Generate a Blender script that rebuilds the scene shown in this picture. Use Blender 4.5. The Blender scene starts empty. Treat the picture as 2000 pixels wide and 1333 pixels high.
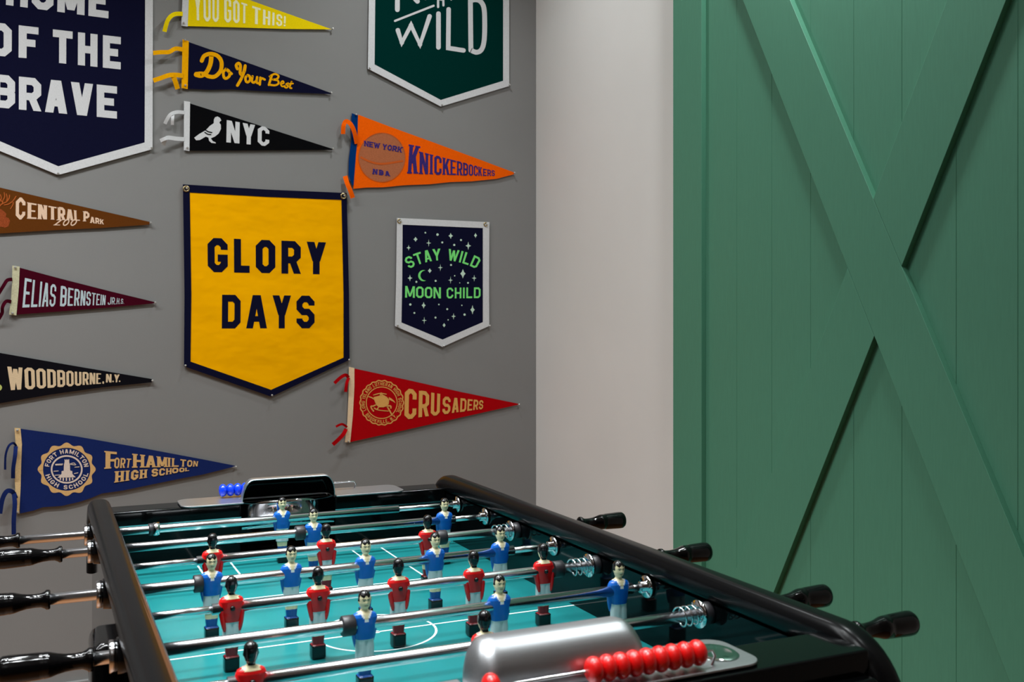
import bpy, math, random
from math import sin, cos, pi, radians, sqrt
random.seed(7)
sc = bpy.context.scene
COL = sc.collection

# ------------------------------------------------------------------ camera
F_PX, CX, HORIZON = 1962.0, 1000.0, 632.0
CAM_H = 1.27
FX, FY = 0.4246, 0.9054            # viewing direction in the room's axes
cam_d = bpy.data.cameras.new('camera')
cam = bpy.data.objects.new('camera', cam_d); COL.objects.link(cam)
cam.location = (0, 0, CAM_H)
cam.rotation_euler = (pi/2, 0, -math.atan2(FX, FY))
cam_d.sensor_width = 36.0
cam_d.lens = 36.0*F_PX/2000.0
cam_d.shift_y = (HORIZON-666.5)/2000.0
cam_d.clip_start = 0.05
cam_d.dof.use_dof = True
cam_d.dof.focus_distance = 2.3
cam_d.dof.aperture_fstop = 11.0
sc.camera = cam

# ------------------------------------------------------------------ world, lamps, exposure
w = bpy.data.worlds.new('world'); sc.world = w; w.use_nodes = True
w.node_tree.nodes['Background'].inputs[0].default_value = (0.05, 0.05, 0.05, 1)
w.node_tree.nodes['Background'].inputs[1].default_value = 0.3
CEIL = 3.0
def lamp(x, y, power, size=0.14, col=(0.94, 0.985, 1.0), spread=150):
    l = bpy.data.lights.new('downlight_or_fill', 'AREA'); l.shape = 'DISK'; l.size = size
    l.energy = power; l.color = col; l.spread = radians(spread)
    o = bpy.data.objects.new('downlight_or_fill', l); COL.objects.link(o)
    o.location = (x, y, CEIL-0.01)
    return o
for k in range(8): lamp(-2.15+0.31*k, 2.42, 7.6, spread=140)                # track along the pennant wall
lamp(1.10, 2.95, 7.0, spread=150)                                           # corner by the white wall
lamp(1.50, 1.78, 13.0, spread=160)                                          # close above the sliding door
lamp(1.50, 0.95, 5.0, spread=160)
for x in (-0.45, -0.05, 0.35): lamp(x, 1.75, 6.6, spread=80)                  # over the table
for k in range(6): lamp(-0.95+0.24*k, 0.85, 2.2, spread=80)
lamp(-1.4, 1.2, 5.0, spread=110)
up = lamp(-0.9, -0.6, 6.0, size=0.5, spread=170); up.location.z = 2.25; up.rotation_euler = (pi, 0, 0)   # added unseen fill behind the camera, pointed up to bounce off the ceiling
sc.view_settings.view_transform = 'Standard'
sc.view_settings.look = 'None'
sc.view_settings.exposure = 0.0
sc.view_settings.gamma = 1.0
sc.view_settings.use_curve_mapping = False

# ------------------------------------------------------------------ helpers
def lin(c):
    return tuple((v/255/12.92) if v/255 <= 0.04045 else ((v/255+0.055)/1.055)**2.4 for v in c)
MATS = {}
def mat(name, rgb, rough=0.5, metal=0.0, noise=0.0, nscale=40.0, bump=0.0, bscale=200.0,
        spec=0.5, coat=0.0, sheen=0.0, stretch=None, bdist=0.001):
    m = bpy.data.materials.new(name); m.use_nodes = True
    nt = m.node_tree; b = nt.nodes['Principled BSDF']
    c = lin(rgb)
    b.inputs['Base Color'].default_value = (*c, 1)
    b.inputs['Roughness'].default_value = rough
    b.inputs['Metallic'].default_value = metal
    b.inputs['Specular IOR Level'].default_value = spec
    b.inputs['Coat Weight'].default_value = coat
    b.inputs['Coat Roughness'].default_value = 0.05
    b.inputs['Sheen Weight'].default_value = sheen
    tc = nt.nodes.new('ShaderNodeTexCoord')
    src = tc.outputs['Object']
    if stretch:
        mp = nt.nodes.new('ShaderNodeMapping'); mp.inputs['Scale'].default_value = stretch
        nt.links.new(src, mp.inputs[0]); src = mp.outputs[0]
    if noise > 0:
        n = nt.nodes.new('ShaderNodeTexNoise'); n.inputs['Scale'].default_value = nscale
        n.inputs['Detail'].default_value = 4
        nt.links.new(src, n.inputs['Vector'])
        r = nt.nodes.new('ShaderNodeMapRange')
        r.inputs['From Min'].default_value = 0.3; r.inputs['From Max'].default_value = 0.7
        r.inputs['To Min'].default_value = 1-noise; r.inputs['To Max'].default_value = 1+noise
        nt.links.new(n.outputs['Fac'], r.inputs['Value'])
        mx = nt.nodes.new('ShaderNodeVectorMath'); mx.operation = 'SCALE'
        mx.inputs[0].default_value = c
        nt.links.new(r.outputs[0], mx.inputs['Scale'])
        nt.links.new(mx.outputs[0], b.inputs['Base Color'])
    if bump > 0:
        n2 = nt.nodes.new('ShaderNodeTexNoise'); n2.inputs['Scale'].default_value = bscale
        n2.inputs['Detail'].default_value = 3
        nt.links.new(src, n2.inputs['Vector'])
        bp = nt.nodes.new('ShaderNodeBump'); bp.inputs['Strength'].default_value = bump
        bp.inputs['Distance'].default_value = bdist
        nt.links.new(n2.outputs['Fac'], bp.inputs['Height'])
        nt.links.new(bp.outputs[0], b.inputs['Normal'])
    MATS[name] = m
    return m
def felt(name, rgb, noise=0.06):
    return mat(name, rgb, 0.95, noise=noise, nscale=260, bump=0.4, bscale=900, spec=0.0)

class MB:
    def __init__(s): s.v = []; s.f = []; s.mi = []; s.smooth = []
    def add(s, vs, fs, mi=0, sm=False):
        o = len(s.v); s.v += [tuple(p) for p in vs]
        for k, f in enumerate(fs):
            s.f.append(tuple(i+o for i in f))
            s.mi.append(mi[k] if isinstance(mi, list) else mi); s.smooth.append(sm)
        return s
    def box(s, x0, x1, y0, y1, z0, z1, mi=0):
        v = [(x, y, z) for z in (z0, z1) for y in (y0, y1) for x in (x0, x1)]
        return s.add(v, [(0,2,3,1),(4,5,7,6),(0,1,5,4),(2,6,7,3),(0,4,6,2),(1,3,7,5)], mi)
    def prism(s, front, back, mi=0):
        n = len(front); fs = [tuple(range(n)), tuple(range(2*n-1, n-1, -1))]
        for i in range(n):
            j = (i+1) % n; fs.append((i, i+n, j+n, j))
        return s.add(list(front)+list(back), fs, mi)
    def rings(s, rings, closed_ring=True, cap=True, mi=0, sm=True, loop=False):
        n = len(rings[0]); vs = [p for r in rings for p in r]; fs = []
        R = len(rings)
        for i in range(R if loop else R-1):
            a = i*n; b = ((i+1) % R)*n
            for k in range(n if closed_ring else n-1):
                k2 = (k+1) % n
                fs.append((a+k, a+k2, b+k2, b+k))
        s.add(vs, fs, mi, sm)
        if cap and not loop:
            s.add(rings[0], [tuple(range(n-1, -1, -1))], mi if not isinstance(mi, list) else mi[0])
            s.add(rings[-1], [tuple(range(n))], mi if not isinstance(mi, list) else mi[-1])
        return s
    def lathe_x(s, prof, cy, cz, n=28, mi=0, sm=True):
        # prof: list of (x, r) along the x axis
        rs = [[(x, cy+r*cos(2*pi*k/n), cz+r*sin(2*pi*k/n)) for k in range(n)] for x, r in prof]
        return s.rings(rs, mi=mi, sm=sm)
    def lathe_y(s, prof, cx, cz, n=16, mi=0, sm=True):
        rs = [[(cx+r*cos(2*pi*k/n), y, cz+r*sin(2*pi*k/n)) for k in range(n)] for y, r in prof]
        return s.rings(rs, mi=mi, sm=sm)
    def tube(s, pts, r, n=10, mi=0, loop=False):
        rs = []; N = len(pts); prev = None
        for i, p in enumerate(pts):
            a = pts[(i-1) % N] if (loop or i > 0) else p
            b = pts[(i+1) % N] if (loop or i < N-1) else p
            t = norm(sub(b, a))
            if prev is None:
                u = norm(cross(t, (0, 0, 1) if abs(t[2]) < 0.9 else (1, 0, 0)))
            else:
                u = norm(sub(prev, scale(t, dot(prev, t))))
            prev = u; v = cross(t, u)
            rs.append([add3(p, add3(scale(u, r*cos(2*pi*k/n)), scale(v, r*sin(2*pi*k/n)))) for k in range(n)])
        return s.rings(rs, mi=mi, loop=loop)
def sub(a, b): return (a[0]-b[0], a[1]-b[1], a[2]-b[2])
def add3(a, b): return (a[0]+b[0], a[1]+b[1], a[2]+b[2])
def scale(a, k): return (a[0]*k, a[1]*k, a[2]*k)
def dot(a, b): return a[0]*b[0]+a[1]*b[1]+a[2]*b[2]
def cross(a, b): return (a[1]*b[2]-a[2]*b[1], a[2]*b[0]-a[0]*b[2], a[0]*b[1]-a[1]*b[0])
def norm(a):
    l = sqrt(dot(a, a)) or 1e-9; return (a[0]/l, a[1]/l, a[2]/l)

WLOC = {}
def tag(o, label=None, cat=None, group=None, kind=None):
    if label: o['label'] = label
    if cat: o['category'] = cat
    if group: o['group'] = group
    if kind: o['kind'] = kind
    return o
def link(o, parent, wloc):
    COL.objects.link(o)
    WLOC[o] = wloc
    if parent:
        o.parent = parent; o.location = sub(wloc, WLOC[parent])
    else:
        o.location = wloc
    return o
def empty(name, loc, label, cat, group=None):
    o = bpy.data.objects.new(name, None); o.empty_display_size = 0.05
    link(o, None, tuple(loc)); return tag(o, label, cat, group)
def obj(name, mb, mats, parent=None, loc=None, bevel=0, bseg=3, solid=0):
    if not isinstance(mats, (list, tuple)): mats = [mats]
    if loc is None:
        n = len(mb.v); loc = tuple(sum(p[i] for p in mb.v)/n for i in range(3))
    me = bpy.data.meshes.new(name)
    me.from_pydata([sub(p, loc) for p in mb.v], [], mb.f); 
    for m in mats: me.materials.append(m)
    me.polygons.foreach_set('material_index', mb.mi)
    me.polygons.foreach_set('use_smooth', mb.smooth)
    me.validate(); me.update()
    o = bpy.data.objects.new(name, me); link(o, parent, tuple(loc))
    if solid:
        md = o.modifiers.new('solid', 'SOLIDIFY'); md.thickness = solid; md.offset = 0
    if bevel:
        md = o.modifiers.new('bevel', 'BEVEL'); md.width = bevel; md.segments = bseg; md.limit_method = 'ANGLE'
        md.harden_normals = False
        me.polygons.foreach_set('use_smooth', [True]*len(me.polygons))
        w_ = o.modifiers.new('wn', 'WEIGHTED_NORMAL'); w_.keep_sharp = True
    return o
def struct(name, mb, m, bevel=0):
    return tag(obj(name, mb, m, None, (0, 0, 0), bevel=bevel), kind='structure')

# directions measured on the photograph, turned into points of the room's planes
def ray(px, py):
    a = (px-CX)/F_PX; b = -(py-HORIZON)/F_PX
    return (a*FY+FX, FY-a*FX, b)
def on_y(px, py, y):
    r = ray(px, py); t = y/r[1]; return (r[0]*t, y, CAM_H+r[2]*t)
def on_x(px, py, x):
    r = ray(px, py); t = x/r[0]; return (x, r[1]*t, CAM_H+r[2]*t)
def on_z(px, py, z):
    r = ray(px, py); t = (z-CAM_H)/r[2]; return (r[0]*t, r[1]*t, z)

# ------------------------------------------------------------------ materials
M_grey = mat('grey_wall_paint', (131, 130, 129), 0.75, noise=0.025, nscale=3, bump=0.12, bscale=350)
M_white = mat('white_wall_paint', (236, 235, 232), 0.7, noise=0.02, nscale=3, bump=0.1, bscale=350)
M_dark = mat('charcoal_wall_paint', (110, 107, 105), 0.8, noise=0.03, nscale=3, bump=0.1, bscale=350)
M_ceil = mat('ceiling_paint', (232, 231, 229), 0.9, noise=0.01, nscale=5)
M_floor = mat('oak_floor', (128, 84, 50), 0.45, noise=0.18, nscale=6, stretch=(1, 12, 1))
M_door = mat('green_door_paint', (84, 144, 118), 0.5, noise=0.035, nscale=30, bump=0.05, bscale=60, stretch=(8, 8, 0.6), spec=0.35)
M_black = mat('gloss_black_lacquer', (5, 6, 7), 0.1, spec=0.14, coat=0.0, noise=0.05, nscale=20)
M_rail = mat('black_rail', (8, 8, 9), 0.26, spec=0.1, noise=0.05, nscale=30)
M_panel = mat('gloss_black_panel', (4, 6, 7), 0.06, spec=0.16, coat=0.0, noise=0.05, nscale=20)
M_brown = mat('brown_reflection_paint', (74, 40, 7), 0.4, noise=0.15, nscale=14, stretch=(1, 8, 1))  # brown reflection along the left rail, put into a colour of its own
M_chrome = mat('chrome', (222, 224, 228), 0.12, 1.0, noise=0.02, nscale=30)
M_rod = mat('steel_rod', (226, 228, 232), 0.2, 1.0, noise=0.02, nscale=60)
M_steel = mat('satin_steel', (176, 178, 181), 0.38, 1.0, noise=0.04, nscale=90, stretch=(0.2, 4, 4))
M_mirror = mat('polished_steel', (214, 216, 220), 0.06, 1.0, noise=0.02, nscale=10)
M_field = mat('teal_playfield', (25, 112, 114), 0.25, noise=0.05, nscale=12, spec=0.32)
M_line = mat('white_line_paint', (225, 245, 245), 0.35, noise=0.02)
M_rubber = mat('black_rubber', (34, 32, 36), 0.45, noise=0.1)
M_handle = mat('black_handle_plastic', (5, 5, 6), 0.09, spec=0.28, noise=0.05)
M_blue = mat('blue_shirt', (14, 96, 190), 0.22, noise=0.04, spec=0.6)
M_red = mat('red_shirt', (205, 18, 20), 0.25, noise=0.04, spec=0.6)
M_skin = mat('painted_skin', (226, 214, 172), 0.4, noise=0.03)
M_hair = mat('black_hair', (12, 11, 13), 0.2, noise=0.05)
M_short = mat('white_shorts', (196, 212, 214), 0.4, noise=0.03)
M_collar = mat('white_collar', (235, 238, 238), 0.4, noise=0.02)
M_sockb = mat('blue_sock', (12, 74, 150), 0.3, noise=0.03)
M_sockr = mat('red_sock', (120, 10, 22), 0.3, noise=0.03)
M_shoe = mat('black_shoe', (8, 9, 10), 0.2, noise=0.04)
M_lip = mat('lip', (160, 96, 84), 0.5, noise=0.02)
M_beadr = mat('red_bead', (226, 22, 20), 0.28, noise=0.03, spec=0.6)
M_beadb = mat('blue_bead', (10, 60, 226), 0.2, noise=0.03, spec=0.6)
M_brass = mat('brass', (190, 170, 130), 0.3, 1.0, noise=0.05)
M_pin = mat('pin_steel', (215, 215, 212), 0.25, 0.6, noise=0.02)
# ------------------------------------------------------------------ the room
YB, XR, XL, YF = 3.55, 1.77, -3.2, -2.6
def slab(name, x0, x1, y0, y1, z0, z1, m):
    return struct(name, MB().box(x0, x1, y0, y1, z0, z1), m)
slab('wall_back', XL-0.1, XR+0.1, YB, YB+0.1, 0, CEIL, M_grey)
slab('wall_right', XR, XR+0.1, YF, YB, 0, CEIL, M_white)
slab('wall_left', XL-0.1, XL, YF, YB, 0, CEIL, M_dark)
slab('wall_front', XL-0.1, XR+0.1, YF-0.1, YF, 0, CEIL, M_dark)
slab('floor', XL-0.1, XR+0.1, YF-0.1, YB+0.1, -0.1, 0, M_floor)
slab('ceiling', XL-0.1, XR+0.1, YF-0.1, YB+0.1, CEIL, CEIL+0.1, M_ceil)
struct('baseboard_back', MB().box(XL, XR, YB-0.016, YB, 0, 0.112), M_grey, bevel=0.002)
struct('baseboard_right', MB().box(XR-0.014, XR, 2.56, YB-0.014, 0, 0.10), M_white, bevel=0.003)

# ------------------------------------------------------------------ green sliding door with crossed braces
DX, DT = 1.725, 0.016                        # front face of the trim; trim thickness
PX = DX+DT                                   # face of the boards
d_edge = on_x(1314.5, 600, DX)[1]; d_stile = on_x(1370, 600, DX)[1]
z0d, z1d = 0.03, 2.78; zr0, zr1 = 0.17, 2.64
d_mid = on_x(1732, 525, DX)[1]
d_far = 2*d_mid-d_stile; d_end = 2*d_mid-d_edge
door = MB()
g0 = on_x(1439, 600, PX)[1]; g6 = on_x(1988, 600, PX)[1]; bw = (g0-g6)/6
edges = [d_edge]+[g0-bw*k for k in range(0, 20) if g0-bw*k > d_end+0.03]+[d_end]
for a, b in zip(edges, edges[1:]):           # tongue-and-groove boards, hairline gaps
    v = 0.0007; y1, y0 = a, b
    prof = [(PX+0.0014, y0), (PX, y0+v), (PX, y1-v), (PX+0.0014, y1), (XR-0.006, y1), (XR-0.006, y0)]
    door.prism([(p[0], p[1], z0d) for p in prof], [(p[0], p[1], z1d) for p in prof])
door_o = struct('door_1', door, M_door)
def trim_poly(name, poly, th=DT, parent=door_o, bev=0.0012):
    m = MB().prism([(PX-th, y, z) for y, z in poly], [(PX+0.0005, y, z) for y, z in poly])
    return obj(name, m, M_door, parent, bevel=bev, bseg=2)
def rect(y0, y1, za, zb): return [(y0, za), (y1, za), (y1, zb), (y0, zb)]
trim_poly('stile', rect(d_stile, d_edge, z0d, z1d)); trim_poly('stile', rect(d_end, d_far, z0d, z1d))
trim_poly('top_rail', rect(d_far, d_stile, zr1, z1d)); trim_poly('bottom_rail', rect(d_far, d_stile, z0d, zr0))
def clip(poly, f):                           # keep where f >= 0
    out = []
    for i in range(len(poly)):
        a, b = poly[i], poly[(i+1) % len(poly)]; fa, fb = f(a), f(b)
        if fa >= 0: out.append(a)
        if fa*fb < 0:
            t = fa/(fa-fb); out.append((a[0]+(b[0]-a[0])*t, a[1]+(b[1]-a[1])*t))
    return out
def dz(px, py): p = on_x(px, py, DX); return (p[1], p[2])
def line(p, q):                              # signed side function
    return lambda r: (q[0]-p[0])*(r[1]-p[1])-(q[1]-p[1])*(r[0]-p[0])
bigq = rect(d_far, d_stile, zr0, zr1)
A_lo = line(dz(1450.5, 0), dz(1972, 1333)); A_hi = line(dz(1543, 0), dz(1975, 1033))
B_lo = line(dz(1965, 0), dz(1516, 1145)); B_hi = line(dz(1849, 0), dz(1602, 668))
c = dz(1735, 525)
def toward(f, p): s = 1 if f(p) > 0 else -1; return lambda r: s*f(r)
Al, Ah, Bl, Bh = (toward(f, c) for f in (A_lo, A_hi, B_lo, B_hi))
trim_poly('brace', clip(clip(bigq, Al), Ah))
g = 0.0004
upper = clip(clip(clip(bigq, Bl), Bh), lambda r: -Ah(r)-g); lower = clip(clip(clip(bigq, Bl), Bh), lambda r: -Al(r)-g)
trim_poly('brace', upper); trim_poly('brace', lower)

# ------------------------------------------------------------------ lettering (stroked block capitals)
def stroke(pts, T, closed=False):
    n = len(pts); L = []; R = []
    for i in range(n):
        p = pts[i]
        a = pts[(i-1) % n] if (closed or i > 0) else None
        b = pts[(i+1) % n] if (closed or i < n-1) else None
        def nrm(u, v):
            dx, dy = v[0]-u[0], v[1]-u[1]; l = math.hypot(dx, dy) or 1e-9; return (-dy/l, dx/l)
        if a is None: m = nrm(p, b); k = 1
        elif b is None: m = nrm(a, p); k = 1
        else:
            n1, n2 = nrm(a, p), nrm(p, b); m = (n1[0]+n2[0], n1[1]+n2[1]); l = math.hypot(*m) or 1e-9
            m = (m[0]/l, m[1]/l); k = 1/max(0.5, m[0]*n1[0]+m[1]*n1[1])
        h = T/2*k
        L.append((p[0]+m[0]*h, p[1]+m[1]*h)); R.append((p[0]-m[0]*h, p[1]-m[1]*h))
    out = []
    for i in range(n if closed else n-1):
        j = (i+1) % n; out.append([R[i], R[j], L[j], L[i]])
    return out
def slant(x0, y0, x1, y1, w): return [[(x0-w/2, y0), (x0+w/2, y0), (x1+w/2, y1), (x1-w/2, y1)]]
def R4(x0, x1, y0, y1): return [[(x0, y0), (x1, y0), (x1, y1), (x0, y1)]]
def glyph(ch, W, T, c=0.1, Th=None, serif=0.0):
    Th = Th or T                              # horizontal strokes
    l, r, b, t, m = T/2, W-T/2, Th/2, 1-Th/2, 0.5
    st = lambda p, cl=False: stroke(p, T, cl)
    P = []; feet = []                         # feet: (x, top?) where slab serifs sit
    L = lambda x, y0=0, y1=1: R4(x-T/2, x+T/2, y0, y1)
    Hb = lambda y, x0=0.0, x1=W: R4(x0, x1, y-Th/2, y+Th/2)
    if ch == 'A':
        P = slant(T*0.55, 0, W/2-T*0.12, 1, T*1.1)+slant(W-T*0.55, 0, W/2+T*0.12, 1, T*1.1)+R4(W*0.24, W*0.76, 0.2, 0.2+Th*0.85); feet = [(l, 0), (r, 0)]
    elif ch == 'B':
        P = L(l)+st([(l, b), (r-c, b), (r, b+c), (r, m-c*0.6), (r-c*0.7, m), (l, m)])+st([(l, m), (r-c*0.7, m), (r, m+c*0.6), (r, t-c), (r-c, t), (l, t)]); feet = [(l, 0), (l, 1)]
    elif ch == 'C':
        P = st([(r, 0.66), (r, t-c), (r-c, t), (l+c, t), (l, t-c), (l, b+c), (l+c, b), (r-c, b), (r, b+c), (r, 0.34)])
    elif ch == 'D':
        P = st([(l, b), (r-c, b), (r, b+c), (r, t-c), (r-c, t), (l, t)], True); feet = [(l, 0), (l, 1)]
    elif ch == 'E': P = L(l)+Hb(b)+Hb(t)+Hb(m, 0, W*0.85); feet = [(l, 0), (l, 1)]
    elif ch == 'F': P = L(l)+Hb(t)+Hb(0.48, 0, W*0.85); feet = [(l, 0), (l, 1)]
    elif ch == 'G':
        P = st([(r, 0.66), (r, t-c), (r-c, t), (l+c, t), (l, t-c), (l, b+c), (l+c, b), (r-c, b), (r, b+c), (r, 0.52)])+R4(W*0.5, W, 0.52-Th, 0.52)
    elif ch == 'H': P = L(l)+L(r)+Hb(m); feet = [(l, 0), (l, 1), (r, 0), (r, 1)]
    elif ch == 'I': P = L(W/2); feet = [(W/2, 0), (W/2, 1)]
    elif ch == 'J': P = st([(r, 1), (r, b+c), (r-c, b), (l+c, b), (l, b+c), (l, 0.3)])
    elif ch == 'K':
        P = L(l)+slant(T*0.9, 0.36, W-T*0.55, 1, T*1.1)+slant(W*0.5, 0.62, W-T*0.55, 0, T*1.1); feet = [(l, 0), (l, 1), (r, 0), (r, 1)]
    elif ch == 'L': P = L(l)+Hb(b); feet = [(l, 0), (l, 1)]
    elif ch == 'M': P = L(l)+L(r)+slant(T*0.6, 1, W/2, 0.1, T*0.95)+slant(W-T*0.6, 1, W/2, 0.1, T*0.95); feet = [(l, 0), (l, 1), (r, 0), (r, 1)]
    elif ch == 'N': P = L(l)+L(r)+slant(T*0.6, 1, W-T*0.6, 0, T*1.05); feet = [(l, 0), (l, 1), (r, 1)]
    elif ch == 'O': P = st([(l+c, b), (r-c, b), (r, b+c), (r, t-c), (r-c, t), (l+c, t), (l, t-c), (l, b+c)], True)
    elif ch == 'P': P = L(l)+st([(l, 0.42), (r-c, 0.42), (r, 0.42+c), (r, t-c), (r-c, t), (l, t)]); feet = [(l, 0), (l, 1)]
    elif ch == 'R':
        P = L(l)+st([(l, 0.42), (r-c, 0.42), (r, 0.42+c), (r, t-c), (r-c, t), (l, t)])+slant(W*0.55, 0.44, W-T*0.5, 0, T*1.05); feet = [(l, 0), (l, 1), (r, 0)]
    elif ch == 'S':
        P = st([(r, 0.70), (r, t-c), (r-c, t), (l+c, t), (l, t-c), (l, m+c), (l+c, m), (r-c, m), (r, m-c), (r, b+c), (r-c, b), (l+c, b), (l, b+c), (l, 0.30)])
    elif ch == 'T': P = L(W/2)+Hb(t); feet = [(W/2, 0)]
    elif ch == 'U': P = st([(l, 1), (l, b+c), (l+c, b), (r-c, b), (r, b+c), (r, 1)]); feet = [(l, 1), (r, 1)]
    elif ch == 'V': P = slant(T*0.55, 1, W/2-T*0.1, 0, T*1.1)+slant(W-T*0.55, 1, W/2+T*0.1, 0, T*1.1)
    elif ch == 'W':
        P = slant(T*0.5, 1, W*0.29, 0, T)+slant(W/2, 0.92, W*0.29, 0, T)+slant(W/2, 0.92, W*0.71, 0, T)+slant(W-T*0.5, 1, W*0.71, 0, T); feet = [(l, 1), (r, 1)] if serif else []
    elif ch == 'Y': P = slant(T*0.55, 1, W/2, 0.40, T*1.15)+slant(W-T*0.55, 1, W/2, 0.40, T*1.15)+L(W/2, 0, 0.46); feet = [(W/2, 0)]
    elif ch == 'Z': P = Hb(b)+Hb(t)+slant(T*0.6, 0, W-T*0.6, 1, T*1.1)
    elif ch == '!': P = R4(W/2-T/2, W/2+T/2, 0.28, 1)+R4(W/2-T/2, W/2+T/2, 0, 0.17)
    elif ch == '.': P = R4(W/2-T*0.5, W/2+T*0.5, 0, T*0.9)
    elif ch == ',': P = [[(W/2-T*0.5, 0), (W/2, -0.12), (W/2+T*0.5, 0), (W/2+T*0.5, T*0.9), (W/2-T*0.5, T*0.9)]]
    if serif:
        e = serif
        for x, top in feet: P += R4(max(-e, x-T/2-e), min(W+e, x+T/2+e), 1-Th*0.55, 1) if top else R4(max(-e, x-T/2-e), min(W+e, x+T/2+e), 0, Th*0.55)
    return P
WID = {'I': 0.42, 'M': 1.25, 'W': 1.35, '!': 0.42, '.': 0.35, ',': 0.35, 'L': 0.9, 'E': 0.92, 'F': 0.9}
def text(s, W=0.6, T=0.17, gap=0.14, space=0.42, c=0.1, Th=None, serif=0.0, wid=WID):
    x = 0; polys = []
    for ch in s:
        if ch == ' ': x += space; continue
        k = wid.get(ch, 1.0)*W
        if ch == 'I': k = max(T*1.02, T+serif*1.2)
        if ch in '.,!': k = T*1.15
        polys += [[(px+x, py) for px, py in p] for p in glyph(ch, k, T, c, Th, serif)]
        x += k+gap
    Lx = x-gap
    return [[(px/Lx, py) for px, py in p] for p in polys], Lx
def qtext(s, TL, TR, BR, BL, **k):
    polys, _ = text(s, **k)
    h0 = math.hypot(TL[0]-BL[0], TL[1]-BL[1]); h1 = math.hypot(TR[0]-BR[0], TR[1]-BR[1]); r = h1/h0
    def H(u, v):                              # letters narrow in step with their height
        x = u if abs(r-1) < 0.01 else (r**u-1)/(r-1)
        b = (BL[0]+(BR[0]-BL[0])*x, BL[1]+(BR[1]-BL[1])*x); t = (TL[0]+(TR[0]-TL[0])*x, TL[1]+(TR[1]-TL[1])*x)
        return (b[0]+(t[0]-b[0])*v, b[1]+(t[1]-b[1])*v)
    return [[H(*p) for p in poly] for poly in polys]
def arctext(s, cx, cy, rx0, ry0, rx1, ry1, a0, a1, flip=False, **k):
    # letters on an arc (screen y down); angles in degrees, 0 = right, 90 = top
    polys, _ = text(s, **k); out = []
    for poly in polys:
        q = []
        for u, v in poly:
            a = radians(a0+(a1-a0)*u)
            vv = 1-v if flip else v
            q.append((cx+(rx0+(rx1-rx0)*vv)*cos(a), cy-(ry0+(ry1-ry0)*vv)*sin(a)))
        out.append(q)
    return out
def blob(cx, cy, rx, ry, n=14, a0=0): return [(cx+rx*cos(2*pi*k/n+a0), cy+ry*sin(2*pi*k/n+a0)) for k in range(n)]
def smooth(pts, n=6):
    out = []
    for i in range(len(pts)-1):
        p0 = pts[max(i-1, 0)]; p1 = pts[i]; p2 = pts[i+1]; p3 = pts[min(i+2, len(pts)-1)]
        for k in range(n):
            t = k/n
            out.append(tuple(0.5*(2*p1[j]+(p2[j]-p0[j])*t+(2*p0[j]-5*p1[j]+4*p2[j]-p3[j])*t*t+(3*p1[j]-p0[j]-3*p2[j]+p3[j])*t**3) for j in range(len(p1))))
    out.append(tuple(pts[-1])); return out
def brush(pts, w, sm=True, caps=True):
    p = smooth(pts) if sm else pts
    P = stroke(p, w)
    if caps: P += [blob(*p[0], w/2, w/2), blob(*p[-1], w/2, w/2)]
    if not sm: P += [blob(*q, w/2, w/2) for q in p[1:-1]]
    return P
def zc(pts, k, ox, oy): return [(x/k+ox, y/k+oy) for x, y in pts]

# ------------------------------------------------------------------ things on the wall
def wall(px, py, n): return on_y(px, py, YB-n)
def wprism(mb, pts, n0, n1, mi=0): return mb.prism([wall(x, y, n1) for x, y in pts], [wall(x, y, n0) for x, y in pts], mi)
def printed(mb, mats, prints, n):
    for nm, polys, m in prints:
        if m not in mats: mats.append(m)
        for k, p in enumerate(polys):
            mb.add([wall(x, y, n+0.00005*(k % 12)) for x, y in p], [tuple(range(len(p)))], mats.index(m))
        n += 0.0003
    return mats
def ribbon(name, pts, wpx, m, parent, horiz=False):
    # pts: (px, py, stand-off from the wall); flat felt strip, width across its run
    p = smooth(pts, 5); mb = MB(); vs = []; N = len(p)
    for i, q in enumerate(p):
        a = p[max(i-1, 0)]; b = p[min(i+1, N-1)]
        dx, dy = b[0]-a[0], b[1]-a[1]; l = math.hypot(dx, dy) or 1
        nx, ny = -dy/l*wpx/2, dx/l*wpx/2
        for dn in (-0.0009, 0.0009):
            vs.append(wall(q[0]+nx, q[1]+ny, q[2]+dn)); vs.append(wall(q[0]-nx, q[1]-ny, q[2]+dn*1.0))
    fs = []
    for i in range(N-1):
        a, b = i*4, i*4+4
        fs += [(a, a+1, b+1, b), (a+3, a+2, b+2, b+3), (a+2, a, b, b+2), (a+1, a+3, b+3, b+1)]
    fs += [(0, 2, 3, 1), (N*4-4, N*4-3, N*4-1, N*4-2)]
    mb.add(vs, fs, 0, False)
    return obj(name, mb, m, parent)
def pin(px, py, where, head=0.0036, stand=0.017):
    p = wall(px, py, 0); mb = MB(); y = YB
    mb.lathe_y([(y, 0.0009), (y-stand+0.006, 0.0009), (y-stand+0.006, 0.0022), (y-stand+0.004, head), (y-stand+0.0015, head), (y-stand, head*0.5)], p[0], p[2], 12)
    o = obj('push_pin', mb, M_pin, None, p)
    tag(o, 'small silver push pin '+where, 'pin', 'push pins holding the pennants and banners')
    return o
def pennant(label, felt_pts, band_pts, mfelt, mband, prints=(), ties=(), mtie=None):
    cx = sum(p[0] for p in felt_pts)/len(felt_pts); cy = sum(p[1] for p in felt_pts)/len(felt_pts)
    r = empty('pennant', wall(cx, cy, 0.0), label, 'pennant', 'triangular felt pennants on the grey wall')
    mb = wprism(MB(), felt_pts, 0.006, 0.0085)
    obj('felt', mb, printed(mb, [mfelt], prints, 0.0088), r)
    if band_pts: obj('hoist_band', wprism(MB(), band_pts, 0.0052, 0.0102), mband, r)
    for pts, w_ in ties: ribbon('tie_ribbon', pts, w_, mtie, r)
    return r

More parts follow.
